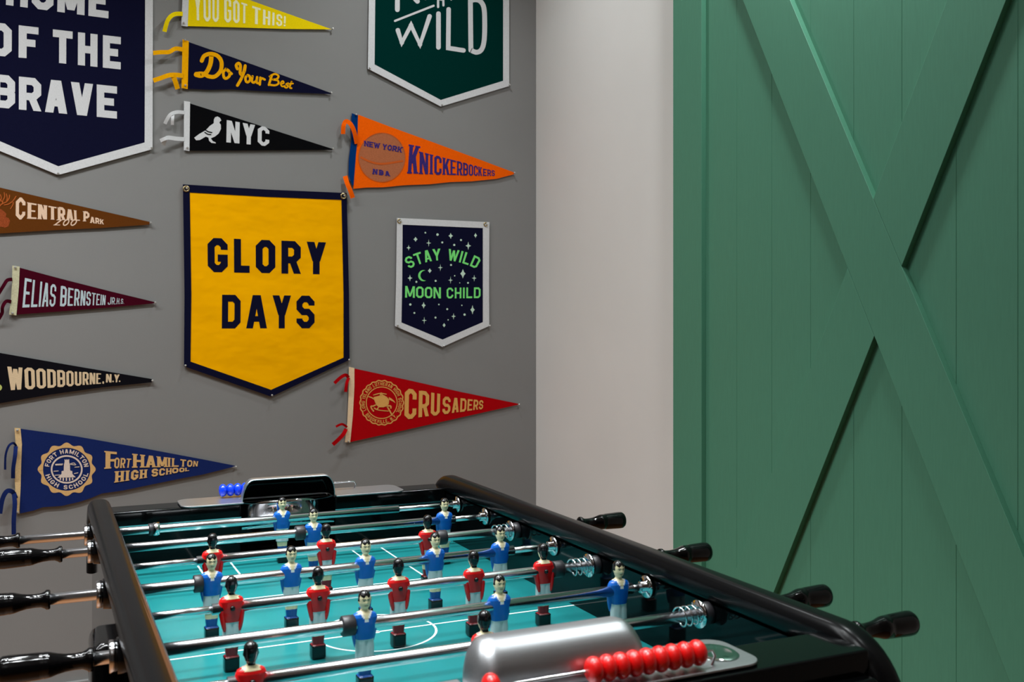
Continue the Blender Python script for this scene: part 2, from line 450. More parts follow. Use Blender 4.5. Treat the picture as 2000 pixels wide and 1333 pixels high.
M_yel = felt('yellow_felt', (246, 216, 16)); M_offw = felt('off_white_felt', (214, 214, 216))
M_cream = felt('cream_print', (250, 246, 200)); M_navy = felt('navy_felt', (19, 20, 44))
M_gold = felt('gold_felt', (246, 172, 10)); M_blackf = felt('black_felt', (14, 14, 16))
M_brownf = felt('brown_felt', (98, 54, 20)); M_pinkp = felt('peach_print', (232, 198, 170))
M_rust = felt('rust_print', (178, 92, 44)); M_deer = felt('deer_print', (146, 70, 38), 0.25); M_maroon = felt('maroon_felt', (66, 10, 26))
M_band = felt('aged_band', (196, 192, 160), 0.14); M_ice = felt('pale_blue_print', (186, 202, 208), 0.14)
M_tan = felt('tan_print', (222, 196, 160)); M_blk2 = felt('faded_black_felt', (20, 19, 24))
M_royal = felt('royal_blue_felt', (28, 42, 96)); M_canv = felt('canvas_band', (222, 190, 140), 0.1)
M_seal = felt('seal_tan', (222, 178, 118)); M_sealw = felt('seal_pale', (226, 208, 196))
M_orange = felt('orange_felt', (250, 98, 10)); M_bluef = felt('blue_felt_band', (6, 52, 112))
M_ball = felt('ball_print', (176, 104, 70), 0.12); M_purp = felt('purple_print', (60, 46, 116), 0.2)
M_ballline = felt('ball_seam', (200, 92, 40)); M_redf = felt('red_felt', (178, 10, 18))
M_crus = felt('gold_print', (228, 168, 92)); M_crusl = felt('canvas_light', (236, 206, 170))
M_green = felt('forest_green_felt', (2, 46, 42)); M_limeg = felt('glow_green_print', (128, 234, 128))
M_star = felt('star_print', (200, 226, 208)); M_lime2 = felt('yellow_green_print', (190, 196, 110))

# 1 yellow
Z2 = lambda pts: zc(pts, 4.165, 300, 0)
pennant('yellow felt pennant with a white band, the topmost one above the navy pennant',
        [(368.5, -42), (440, -17), (560, 26), (648, 57.3), (560, 56.6), (460, 53.5), (365, 51.0)],
        [(358.5, -46), (370.3, -44), (366.6, 52), (354, 50.2)], M_yel, M_offw,
        [('lettering', qtext('YOU', *Z2([(324, -106), (532, -39), (530, 175), (330, 163)]), W=0.36, T=0.115, Th=0.075, gap=0.10, c=0.09) +
          qtext('GOT', *Z2([(573, -26), (762, 34), (760, 191), (575, 177)]), W=0.36, T=0.125, Th=0.09, gap=0.10, c=0.09) +
          qtext('THIS!', *Z2([(802, 47), (1076, 134), (1073, 215), (800, 194)]), W=0.42, T=0.14, Th=0.12, gap=0.13, c=0.1), M_cream)],
        [([(357, 27, .012), (340, 28, .02), (328, 39, .026), (321, 62, .02)], 8.5)], M_yel)
# 2 navy script
def script():
    S = lambda pts, w_: brush(Z2(pts), w_/4.165)
    P = S([(470, 452), (462, 520), (432, 585), (390, 615), (345, 608)], 36)
    P += S([(345, 602), (400, 600), (450, 622), (500, 622), (545, 575), (552, 505), (520, 455), (462, 438), (412, 455), (392, 495)], 32)
    P += S([(590, 565), (568, 585), (572, 628), (592, 638), (618, 615), (612, 578), (590, 565), (634, 600)], 22)
    P += S([(682, 560), (672, 532), (690, 515), (706, 535), (704, 590), (716, 606), (738, 580), (745, 535)], 24)
    P += S([(745, 535), (730, 600), (708, 650), (682, 695)], 24)
    P += S([(765, 612), (748, 632), (752, 662), (768, 668), (786, 648), (780, 620), (765, 612)], 20)
    P += S([(805, 622), (800, 660), (815, 672), (836, 655), (842, 628)], 19)+S([(842, 628), (838, 668), (852, 678)], 19)
    P += S([(868, 632), (864, 688)], 19)+S([(866, 655), (882, 638), (904, 648)], 18)
    P += S([(962, 612), (950, 650), (938, 690)], 19)+S([(945, 622), (985, 602), (1016, 618), (1004, 642), (970, 648)], 16)
    P += S([(970, 648), (1008, 655), (1016, 678), (990, 694), (945, 690)], 16)
    P += S([(1034, 684), (1058, 676), (1050, 660), (1034, 678), (1044, 702), (1068, 700)], 13)
    P += S([(1094, 676), (1078, 686), (1094, 700), (1082, 714), (1068, 710)], 13)
    P += S([(1122, 666), (1108, 710), (1122, 718)], 14)+S([(1100, 684), (1134, 680)], 12)
    return P
pennant('navy felt pennant with gold script lettering and a gold band with two ties',
        [(368.2, 82), (450, 110.5), (560, 150), (647, 182), (647, 184), (560, 180.3), (500, 177.6), (452, 174.6), (410, 175.6), (366, 173.5)],
        [(356.4, 76.8), (368.8, 80.2), (366.6, 174), (354.4, 172)], M_navy, M_gold, [('lettering', script(), M_gold)],
        [([(358, 97, .010), (343, 95, .018), (330, 101.5, .028), (315, 102, .03), (299, 103.5, .03)], 8.5),
         ([(358, 148, .012), (345, 146.5, .022), (330, 147, .03), (314, 152.5, .03), (299.5, 157.5, .028)], 9),
         ([(337, 147, .026), (342, 158, .022), (347, 174, .014)], 9.5)], M_gold)
# 3 black with bird
bird = Z2([(551, 981), (541, 960), (521, 948), (499, 955), (490, 975), (489, 1003), (458, 1024), (436, 1048), (415, 1066), (372, 1090),
           (330, 1121), (346, 1142), (376, 1140), (424, 1112), (446, 1120), (451, 1146), (470, 1163), (506, 1167), (503, 1158), (482, 1150), (466, 1126),
           (500, 1111), (530, 1086), (548, 1050), (547, 1015), (536, 1001), (538, 990)])
pennant('black felt pennant with a white pigeon and three white capitals',
        [(370.5, 202), (460, 230), (560, 262.5), (649.5, 291), (649.5, 293), (560, 293.6), (460, 294.3), (369.3, 294.6)],
        [(359.3, 197.2), (371.3, 199), (370, 295.3), (359, 293.4)], M_blackf, M_offw,
        [('lettering', qtext('NYC', *Z2([(595, 977), (942, 1038), (940, 1191), (592, 1158)]), W=0.5, T=0.17, gap=0.12, c=0.13, wid={}), M_offw),
         ('pigeon_emblem', [bird], M_offw),
         ('wing_bars', brush(Z2([(424, 1060), (445, 1072), (474, 1079)]), 2.2)+brush(Z2([(417, 1078), (440, 1092), (466, 1096)]), 2.2), M_blackf)],
        [([(361, 220, .010), (346, 219, .02), (334, 223, .028), (327, 232, .026), (322, 242, .02)], 7),
         ([(338, 221, .02), (337, 232, .03), (336.5, 244, .024)], 6),
         ([(361, 272, .010), (345, 271, .02), (328, 269, .028), (322, 274, .026), (319, 284, .02)], 8),
         ([(330, 269, .026), (322, 271, .034), (313, 275, .03)], 7)], M_offw)
# 4 brown
Z6 = lambda pts: zc(pts, 4.442, 0, 340)
zoo = qtext('Z', *Z6([(492, 396), (545, 396), (520, 446), (462, 446)]), W=.5, T=.14, Th=.12)
for k in (0, 1):
    zoo += stroke(Z6([(574+66*k+20*cos(a)+13*sin(a), 421-25*sin(a)) for a in [2*pi*i/16 for i in range(16)]]), 2.3, True)
antler = []
Z4b = lambda pts: zc(pts, 12.118, 0, 360)
for pts, w_ in (([(-40, 560), (40, 470), (150, 420), (215, 330), (225, 260)], 2.2), ([(150, 415), (170, 330), (150, 230)], 1.8), ([(60, 470), (70, 380), (110, 300), (100, 200)], 1.8),
                ([(0, 420), (30, 330), (10, 250)], 1.8), ([(100, 490), (200, 470), (300, 400), (380, 290)], 2.0), ([(300, 400), (310, 470), (250, 580)], 1.8), ([(-60, 300), (20, 380), (60, 430)], 1.8)):
    antler += brush(Z4b(pts), w_)
deer = [Z4b([(-120, 560), (40, 600), (90, 640), (150, 700), (140, 780), (200, 800), (240, 870), (200, 1000), (120, 1030), (40, 1010), (-120, 1000)])]
pennant('brown felt pennant with an antlered deer and peach lettering, cut by the left edge',
        [(-170, 327), (0, 366.6), (150, 401.3), (292, 433.5), (292, 439), (200, 445.5), (110, 449.6), (0, 456.2), (-170, 466)],
        [(-184, 322), (-169, 325), (-169, 468), (-183, 470)], M_brownf, M_offw,
        [('lettering', qtext('C', *Z6([(138, 206), (222, 215), (218, 385), (136, 393)]), W=.52, T=.17, Th=.1, c=.16) +
          qtext('ENTRAL', *Z6([(240, 246), (690, 322), (694, 406), (238, 388)]), W=.62, T=.23, Th=.1, gap=.1, c=.12, serif=.03) +
          qtext('P', *Z6([(724, 324), (776, 334), (776, 412), (724, 411)]), W=.6, T=.22, Th=.12, c=.14, serif=.06) +
          qtext('ARK', *Z6([(782, 368), (898, 398), (900, 438), (782, 424)]), W=.9, T=.28, Th=.16, gap=.14, c=.15, serif=.05) + zoo, M_pinkp),
         ('deer_head', deer, M_deer), ('antlers', antler, M_rust)])
# 5 maroon
pennant('maroon felt pennant with pale blue capitals and an aged cream band',
        [(37.5, 523), (120, 545), (220, 570.5), (303, 590.5), (303, 592.8), (220, 600.5), (120, 608.5), (31, 615)],
        [(24, 519), (38.6, 521), (37, 560), (34.5, 590), (32, 616.5), (17.5, 615), (21.5, 585), (23.6, 550)], M_maroon, M_band,
        [('lettering', qtext('ELIAS', *Z6([(216, 902), (490, 965), (478, 1148), (194, 1160)]), W=.40, T=.115, Th=.1, gap=.075, c=.09) +
          qtext('BERNSTEIN', *Z6([(528, 972), (918, 1055), (913, 1138), (520, 1147)]), W=.42, T=.135, Th=.1, gap=.09, c=.09) +
          qtext('JR.H.S.', *Z6([(940, 1066), (1078, 1086), (1076, 1126), (934, 1136)]), W=.5, T=.13, gap=.12, c=.1), M_ice)],
        [([(24, 546, .012), (14, 548, .022), (6, 560, .026), (-4, 576, .02)], 7),
         ([(22, 590, .012), (12, 589, .024), (5, 600, .03), (4, 612, .024), (-3, 624, .018)], 7)], M_maroon)
# 6 faded black
Z7 = lambda pts: zc(pts, 6.06, 0, 660)
pennant('faded black felt pennant with tan capitals, below the maroon one',
        [(-190, 656.6), (0, 689.8), (150, 716), (297, 740.8), (297, 747.2), (200, 757), (100, 771), (0, 788.3), (-190, 818)],
        [(-203, 652), (-189, 655), (-189, 820), (-203, 822)], M_blk2, M_offw,
        [('lettering', qtext('WOODBOURNE', *Z7([(86, 342), (1196, 424), (1194, 545), (100, 624)]), W=.42, T=.15, Th=.1, gap=.07, c=.08) +
          qtext('N', *Z7([(1256, 430), (1320, 432), (1320, 530), (1253, 530)]), W=.6, T=.2, c=.1) + qtext('Y', *Z7([(1352, 436), (1416, 436), (1405, 526), (1352, 530)]), W=.6, T=.2, c=.1) +
          [blob(*Z7([(1338, 518)])[0], 1.5, 1.5), blob(*Z7([(1416, 516)])[0], 1.5, 1.5), blob(*Z7([(1222, 532)])[0], 1.7, 2.6)], M_tan),
         ('emblem_edge', [blob(-3, 757.5, 7, 6.5, 20)], M_lime2)])
# 7 royal blue with seal
Z1 = lambda pts: zc(pts, 10.664, 65, 855)
cx7, cy7 = 130.2, 917.2
scal = [(cx7+(53.8+2.9*cos(12*a))*cos(a), cy7-(49.5+2.7*cos(12*a))*sin(a)) for a in [2*pi*k/144+0.05 for k in range(144)]]
tower = Z1([(650, 455), (668, 455), (668, 470), (690, 470), (690, 455), (710, 455), (710, 470), (730, 470), (730, 455), (748, 455), (748, 520), (762, 560), (768, 690),
            (812, 700), (815, 762), (885, 830), (500, 840), (588, 762), (590, 702), (634, 692), (640, 560), (652, 520)])
lines7 = []
for a, b in (((455, 560), (620, 552)), ((460, 575), (610, 572)), ((770, 560), (880, 575)), ((860, 620), (960, 612)), ((425, 705), (525, 698)), ((450, 788), (560, 782)), ((850, 755), (935, 735)), ((770, 548), (850, 530)), ((850, 530), (890, 572))):
    lines7 += stroke(Z1([a, b]), 1.4)
cols7 = []
for x in (565, 625, 690, 757, 818): cols7 += stroke(Z1([(x, 840), (x, 905 if abs(x-690) < 90 else 885)]), 2.6)
Z12 = lambda pts: zc(pts, 10, 195, 875)
bot7 = zc([(1890, 388), (1650, 448), (1500, 475), (1240, 528), (1000, 578), (830, 602), (740, 640), (640, 672), (500, 704), (350, 714), (270, 742), (162, 765)], 4.167, 0, 820)
pennant('royal blue felt pennant with a round tan seal and tan serif lettering',
        [(40, 838), (150, 853), (280, 876), (400, 898.5), (460, 910.3)] + bot7,
        [(28.3, 836.3), (40, 836.8), (42.9, 868), (41.3, 910), (40.4, 950), (37.4, 1003.6), (31.2, 1003.6), (28.8, 935), (31.2, 880)], M_royal, M_canv,
        [('seal_rim', stroke(blob(cx7, cy7, 49.0, 45.0, 72), 0.1, True) and [[scal[i], scal[(i+1) % 144], (cx7+46.2*cos(2*pi*((i+1) % 144)/144+.05), cy7-41.9*sin(2*pi*((i+1) % 144)/144+.05)), (cx7+46.2*cos(2*pi*i/144+.05), cy7-41.9*sin(2*pi*i/144+.05))] for i in range(144)], M_seal),
         ('seal_ring', stroke(blob(130.3, 917.4, 29.5, 26.2, 48), 3.2, True), M_sealw),
         ('seal_lettering', arctext('FORT HAMILTON', cx7, cy7, 34.5, 31, 43.5, 39.3, 171, 8, W=.72, T=.2, gap=.22, space=.5, c=.16) +
          arctext('HIGH SCHOOL', cx7, cy7, 34.5, 31, 43.5, 39.3, 197, 348, flip=True, W=.72, T=.2, gap=.24, space=.7, c=.16), M_sealw),
         ('seal_tower', [tower] + cols7 + lines7, M_sealw),
         ('lettering', qtext('F', *Z12([(112, 65), (332, 84), (322, 398), (110, 413)]), W=.55, T=.21, Th=.14, serif=.05) +
          qtext('ORT', *Z12([(288, 196), (618, 216), (590, 390), (280, 402)]), W=.5, T=.16, Th=.12, gap=.1, c=.12, serif=.03) +
          qtext('HAM', *Z12([(652, 118), (1312, 190), (1312, 378), (648, 392)]), W=0.78, T=.24, Th=.16, gap=.13, c=.16, serif=.07, wid={'M': 1.15}) +
          qtext('ILTON', *Z12([(1326, 192), (1920, 268), (1905, 366), (1324, 376)]), W=0.85, T=.24, Th=.17, gap=.18, c=.16, serif=.06, wid={}) +
          qtext('HIGH', *Z12([(305, 462), (922, 425), (912, 588), (296, 682)]), W=.62, T=.22, Th=.17, gap=.14, c=.15, serif=.06) +
          qtext('SCH', *Z12([(1015, 418), (1402, 400), (1396, 514), (1010, 566)]), W=.8, T=.25, Th=.18, gap=.16, c=.13, serif=.05) +
          qtext('OOL', *Z12([(1412, 398), (1742, 392), (1744, 452), (1408, 502)]), W=1.0, T=.3, Th=.22, gap=.16, c=.16, serif=.05), M_seal)],
        [([(32, 872, .012), (26, 866, .024), (17, 872, .03), (11, 890, .026), (10, 918, .016)], 4.5),
         ([(31, 872, .02), (29.5, 890, .03), (26, 915, .026), (25.5, 935, .016)], 8),
         ([(31, 974, .010), (25, 962, .022), (14, 960, .028), (5, 975, .026), (0, 1004, .02)], 9),
         ([(27, 962, .018), (29, 985, .026), (27, 1015, .026), (27, 1045, .02)], 9)], M_royal)
# 12 orange
Z3c = lambda pts: zc(pts, 12.118, 690, 250)
Z11 = lambda pts: zc(pts, 10, 780, 270)
ball = blob(746, 307.8, 45.5, 48.0, 48)
pennant('orange felt pennant with a basketball and blue lettering',
        [(699.5, 224), (760, 247), (850, 279.5), (940, 313), (1004, 337), (1004, 340.5), (970, 349.5), (920, 354.5), (880, 355.8), (840, 360), (790, 362), (750, 366), (715, 366.6), (690, 369)],
        [(687, 221), (699, 225.5), (698.2, 274), (695.2, 303), (690.6, 363), (687.5, 361), (680.6, 342), (681.4, 310), (686, 274)], M_orange, M_bluef,
        [('ball_emblem', [ball], M_ball), ('ball_seam', stroke(ball, 1.6, True)+brush(Z3c([(170, 690), (400, 800), (700, 850), (1180, 780)]), 4, caps=False), M_ballline),
         ('lettering', qtext('NEW YORK', *Z3c([(258, 302), (1172, 456), (1142, 582), (262, 428)]), W=.85, T=.24, Th=.2, gap=.12, space=.4, c=.2, serif=.08) +
       qtext('NBA', *Z3c([(470, 966), (850, 1028), (868, 1142), (455, 1092)]), W=.85, T=.27, Th=.22, gap=.3, c=.2, serif=.08) +
       qtext('K', *Z11([(200, 124), (398, 160), (352, 694), (165, 690)]), W=.36, T=.125, Th=.1, serif=.03) +
       qtext('NICKERBOCK', *Z11([(398, 262), (1612, 572), (1612, 735), (395, 700)]), W=.42, T=.135, Th=.1, gap=.075, c=.09, serif=.035) +
       qtext('ERS', *Z11([(1638, 596), (1862, 632), (1866, 738), (1634, 736)]), W=.52, T=.15, gap=.12, c=.12, serif=.05), M_purp)],
        [([(697, 281, .014), (692, 258, .026), (685, 243, .03), (676, 237, .026), (671, 246, .03), (670, 262, .026)], 8.5),
         ([(674, 344, .014), (678, 358, .024), (684, 372, .026), (689, 387, .022)], 9)], M_orange)
# 13 red
cx13, cy13 = 745.5, 787.2
Zs = lambda pts: zc(pts, 12.118, 690, 730)
Z5 = lambda pts: zc(pts, 2.6656, 640, 400)
scal2 = [(cx13+(42+0.9*cos(22*a))*cos(a), cy13-(43+0.9*cos(22*a))*sin(a)) for a in [2*pi*k/132 for k in range(132)]]
rider = [Zs(p) for p in ([(480, 560), (560, 540), (640, 520), (720, 510), (800, 560), (850, 620), (840, 720), (800, 770), (720, 800), (600, 800), (540, 740), (500, 640)],
                         [(840, 560), (900, 590), (960, 640), (1000, 700), (930, 660), (850, 620)])]
rl = []
for pts, w_ in (([(350, 545), (430, 570), (500, 610)], 2.2), ([(540, 740), (480, 770), (420, 780), (440, 840), (480, 890)], 2.6), ([(600, 790), (560, 850), (500, 820)], 2.4),
                ([(790, 770), (880, 770), (890, 820)], 2.8), ([(800, 780), (860, 880), (920, 990)], 2.6), ([(480, 510), (640, 470), (780, 490)], 1.8), ([(560, 860), (700, 880), (830, 890)], 1.6), ([(640, 520), (660, 470), (690, 520)], 3)):
    rl += brush(Zs(pts), w_)
pennant('red felt pennant with a cream band and a gold seal of a rider',
        [(692.5, 720.3), (800, 743.5), (900, 766), (1012, 789), (1012, 791), (900, 816), (800, 838.5), (684, 864)],
        [(681.5, 717), (692.2, 719.2), (692.2, 755), (689.2, 812), (684, 865), (673.4, 864.2), (678.3, 825), (680.6, 774)], M_redf, M_crusl,
        [('seal_rings', stroke(scal2, 2.2, True)+stroke(blob(cx13, cy13, 30.2, 30.8, 48), 1.7, True), M_crus),
         ('seal_lettering', arctext('LONG ISLAND LUTHERAN HIGH SCHOOL', cx13, cy13, 33.0, 33.6, 39.4, 40.2, 205, -32, W=.62, T=.17, gap=.2, space=.5, c=.14) +
          arctext('BROOKVILLE, N.Y.', cx13, cy13, 33.0, 33.6, 39.4, 40.2, 216, 320, flip=True, W=.62, T=.17, gap=.2, space=.5, c=.14), M_crus),
         ('rider_emblem', rider + rl, M_crus),
         ('lettering', qtext('CRU', *Z5([(402, 958), (586, 986), (583, 1094), (399, 1118)]), W=.44, T=.15, Th=.12, gap=.09, c=.1) +
          qtext('SADERS', *Z5([(600, 1000), (811, 1021), (808, 1064), (597, 1092)]), W=.6, T=.18, Th=.15, gap=.13, c=.12), M_crus)],
        [([(681, 738, .012), (675, 733, .02), (665, 738, .026), (653, 749, .024)], 6.5),
         ([(681, 738, .012), (677, 750, .022), (675, 766, .02)], 6),
         ([(678, 835, .012), (668, 829, .024), (656, 834, .024)], 4.5),
         ([(676, 838, .014), (671, 848, .026), (661, 859, .03), (650, 869, .026)], 7.5)], M_redf)

# ---- banners
def banner(label, outer, inner, mfield, mborder, prints=(), grommets=(), solidn=(0.006, 0.0085)):
    cx = sum(p[0] for p in outer)/len(outer); cy = sum(p[1] for p in outer)/len(outer)
    r = empty('banner', wall(cx, cy, 0), label, 'banner', 'camp banners with pointed lower edges')
    mb = wprism(MB(), outer, solidn[0], solidn[1])
    obj('field', mb, printed(mb, [mfield], prints, 0.0088), r)
    mb = MB(); n = len(outer)
    for i in range(n):
        j = (i+1) % n
        wprism(mb, [outer[i], outer[j], inner[j], inner[i]], 0.0052, 0.0100)
    obj('border_binding', mb, mborder, r)
    for px, py, rad in grommets:
        p = wall(px, py, 0.0105)
        ringp = [(p[0]+rad*cos(2*pi*k/24), p[1], p[2]+rad*sin(2*pi*k/24)) for k in range(24)]
        obj('grommet', MB().tube(ringp, rad*0.38, 8, loop=True), M_brass, r)
    return r
# 8 home of the brave
Z8 = lambda pts: zc(pts, 4, 0, 0)
L8 = []
L8 += qtext('HOME', *Z8([(52, -222), (850, -118), (847, 144), (46, 38)]), W=.62, T=.215, gap=.11, c=.12)
L8 += qtext('OF', *Z8([(-85, 170), (301, 215), (299, 462), (-85, 431)]), W=.62, T=.225, gap=.19, c=.12)
L8 += qtext('THE', *Z8([(413, 229), (944, 290), (943, 543), (412, 487)]), W=.62, T=.225, gap=.17, c=.12)
L8 += qtext('BRAVE', *Z8([(-58, 577), (914, 676), (914, 928), (-58, 836)]), W=.66, T=.225, gap=.11, c=.12)
banner('large navy banner with a white border and white capitals, cut by the top left corner',
       [(-68, -340), (299.5, -300), (298, 291.5), (113.5, 342), (-70, 266)], [(-54, -324), (284.5, -285), (282.5, 278.5), (114, 325), (-56, 252)],
       M_navy, M_offw, [('lettering', L8, M_offw)])
# 9 green
Z9 = lambda pts: zc(pts, 7.692, 740, 0)
W9 = 9.3
L9 = []
for pts, w_ in (([(278, -300), (278, 145)], 72), ([(278, -300), (580, 20)], 70), ([(655, -300), (700, -20)], 40), ([(888, -110), (890, 105)], 34), ([(965, -100), (970, 82)], 32), ([(888, -10), (965, 0)], 26),
                ([(1050, -60), (1085, -6)], 26), ([(242, 314), (822, 86)], 32), ([(285, 455), (345, 640), (483, 378), (618, 668), (762, 245)], 68), ([(895, 205), (895, 712)], 70), ([(1048, 140), (1042, 722), (1272, 758)], 68)):
    L9 += brush(Z9(pts), w_/7.692, sm=False)
L9 += brush(Z9([(1375, 8), (1378, 380), (1382, 752)]), 72/7.692)
L9 += brush(Z9([(1382, 755), (1470, 786), (1545, 740), (1582, 600), (1590, 340), (1578, 120), (1525, 20), (1450, -4), (1375, 8)]), 72/7.692)
banner('dark green banner with a white border and hand-brushed white letters beside the white wall',
       [(724, -262), (994.5, -236), (994.6, 168.2), (861, 208.2), (718.4, 134.2)], [(735.5, -250), (982.8, -226), (982.6, 158), (861, 195.4), (731.6, 126)],
       M_green, M_offw, [('lettering', L9, M_offw)])
# 10 gold
Z4 = lambda pts: zc(pts, 2.961, 340, 340)
M_goldc = mat('gold_wool', (255, 180, 2), 0.9, noise=0.03, nscale=6, bump=0.55, bscale=5, bdist=0.02, spec=0.0, stretch=(1, 1, 1.6))
banner('gold banner with a navy border and two words in navy block capitals',
       Z4([(51, 60), (530, 90), (999, 110), (1012, 700), (1015, 1076), (562, 1289), (57, 1113), (60, 700)]), Z4([(91, 107), (530, 132), (968, 150), (980, 700), (980, 1063), (561, 1249), (95, 1086), (100, 700)]),
       M_goldc, M_navy,
       [('lettering', qtext('GLORY', *Z4([(193, 369), (878, 396), (877, 581), (195, 567)]), W=.6, T=.21, gap=.19, c=.12, wid={'L': .78, 'Y': 1.0}) +
         qtext('DAYS', *Z4([(278, 699), (812, 705), (813, 893), (276, 894)]), W=.61, T=.2, gap=.19, c=.12, wid={'A': 1.12}), M_navy)],
       [(*Z4([(70, 86)])[0], .0085), (*Z4([(979, 128)])[0], .0085)])
# 11 moon child
Zm = lambda pts: zc(pts, 6.058, 770, 440)
def star(x, y, w_, h_, k=0.22):
    p = Zm([(x, y)])[0]; a, b = w_/6.058/2, h_/6.058/2
    return [(p[0], p[1]-b), (p[0]+a*k, p[1]-b*k), (p[0]+a, p[1]), (p[0]+a*k, p[1]+b*k), (p[0], p[1]+b), (p[0]-a*k, p[1]+b*k), (p[0]-a, p[1]), (p[0]-a*k, p[1]-b*k)]
stars = []
for x, y, w_, h_, k in ((252, 168, 48, 58, .4), (408, 212, 60, 90, .15), (668, 127, 54, 70, .35), (962, 122, 36, 60, .4), (876, 245, 66, 100, .25), (170, 268, 50, 66, .25), (546, 503, 60, 88, .15), (420, 540, 44, 56, .45),
                        (812, 575, 62, 110, .4), (186, 627, 58, 80, .25), (666, 652, 56, 90, .15), (946, 628, 56, 80, .2), (348, 950, 48, 80, .35), (926, 1003, 52, 110, .35), (355, 1128, 60, 86, .15), (702, 1080, 56, 78, .2), (590, 1185, 34, 50, .5)):
    stars.append(star(x, y, w_, h_, k))
for x, y, r in ((368, 90, 10), (512, 112, 15), (568, 205, 12), (790, 177, 12), (710, 235, 13), (672, 472, 12), (262, 672, 12), (490, 660, 12), (715, 600, 8), (873, 684, 11), (190, 940, 14), (238, 1040, 11), (528, 940, 9), (627, 995, 12), (488, 1095, 12), (832, 1060, 14), (638, 1122, 8), (800, 950, 8), (775, 684, 6)):
    stars.append(blob(*Zm([(x, y)])[0], r/6.058, r/6.058, 10))
a_out = [(345+62*cos(radians(a)), 598-66*sin(radians(a))) for a in range(75, 292, 12)]
a_in = [(372+62*cos(radians(a)), 596-60*sin(radians(a))) for a in range(272, 84, -12)]
mo = []
for i in range(len(a_out)-1):
    j0 = int(i*(len(a_in)-1)/(len(a_out)-1)); j1 = int((i+1)*(len(a_in)-1)/(len(a_out)-1))
    k0, k1 = len(a_in)-1-j0, len(a_in)-1-j1
    q = [a_out[i], a_out[i+1], a_in[k1]] + ([a_in[k0]] if k0 != k1 else [])
    mo.append(Zm(q))
sw = []
polys, _ = text('STAY WILD', W=.62, T=.16, gap=.15, space=.5, c=.13)
for poly in polys:
    q = []
    for u, v in poly:
        a = radians(-29.0+58.0*u); R = 812+v*138
        q.append((572+R*sin(a), 1228-R*cos(a)))
    sw.append(Zm(q))
banner('small navy banner with a white border, stars and glowing green capitals',
       Z5([(360, 69), (842, 91), (840, 400), (841, 632), (598, 741), (350, 632), (356, 400)]), Z5([(390, 104), (808, 122), (808, 400), (808, 612), (598, 703), (384, 614), (388, 400)]),
       M_navy, M_offw,
       [('lettering', qtext('MOON', *Zm([(130, 720), (552, 738), (552, 868), (128, 858)]), W=.66, T=.17, gap=.1, c=.14) + qtext('CHILD', *Zm([(620, 742), (1022, 736), (1020, 864), (620, 868)]), W=.66, T=.17, gap=.16, c=.14) + sw, M_limeg),
        ('stars', stars, M_star), ('crescent_moon', mo, M_limeg)],
       [(*Z5([(373, 86)])[0], .0065), (*Z5([(822, 103)])[0], .0065)])
for px, py, wh in ((648, 57.5, 'at the tip of the yellow pennant'), (358, 47, 'at the lower end of the white band of the yellow pennant'),
                   (645.5, 182.5, 'at the tip of the navy script pennant'), (360.5, 80, 'at the top of the gold band of the navy script pennant'), (361, 168.5, 'at the foot of the gold band of the navy script pennant'),
                   (648.5, 291.5, 'at the tip of the black pigeon pennant'), (365, 290, 'at the foot of the white band of the black pigeon pennant'), (1002, 338.5, 'at the tip of the orange pennant'),
                   (693.5, 225, 'at the top of the blue band of the orange pennant'), (293.5, 436, 'at the tip of the brown pennant'),
                   (302.5, 591.5, 'at the tip of the maroon pennant'), (30, 523, 'at the top of the aged band of the maroon pennant'), (24.5, 612, 'at the foot of the aged band of the maroon pennant'),
                   (297, 743.5, 'at the tip of the faded black pennant with tan capitals'), (459.5, 911.5, 'at the tip of the royal blue pennant'),
                   (34, 840, 'at the top of the canvas band of the royal blue pennant'), (34.3, 1000, 'at the foot of the canvas band of the royal blue pennant'), (1011, 790, 'at the tip of the red pennant'), (678.5, 862, 'at the foot of the cream band of the red pennant'),
                   (361.3, 714, 'at the lower left corner of the gold banner'), (529.8, 772, 'at the lowest point of the gold banner'), (680, 703, 'at the lower right corner of the gold banner'),
                   (774.5, 636, 'at the lower left corner of the small starry banner'), (864.4, 676, 'at the lowest point of the small starry banner'), (954, 636.5, 'at the lower right corner of the small starry banner'),
                   (720.5, 134, 'at the lower left corner of the dark green banner'), (861, 206.5, 'at the lowest point of the dark green banner'), (992.5, 167, 'at the lower right corner of the dark green banner'),
                   (113.5, 340, 'at the lowest point of the large navy banner'), (295.5, 290, 'at the lower right corner of the large navy banner'),
                   (780, 432.3, 'in the left grommet of the small starry banner'), (948.3, 438.6, 'in the right grommet of the small starry banner'),
                   (363.6, 369, 'in the left grommet of the gold banner'), (670.6, 383.2, 'in the right grommet of the gold banner')):
    pin(px, py, wh)
# ------------------------------------------------------------------ football table
ZR = 0.8785                                  # rod axis height
XI0, XI1 = 0.118, 0.818                      # inner faces of the side panels
YN, YFAR = 0.90, 2.092                       # inner faces of the end panels
XM = 0.468
ZF = ZR-0.0866                               # playing surface
table = empty('foosball_table', (XM, 1.495, 0), 'black football table with a teal pitch and red and blue players on steel rods', 'foosball table')
def part(name, mb, m, bevel=0, parent=None, **k): return obj(name, mb, m, parent or table, bevel=bevel, **k)
ZB = ZR-0.27
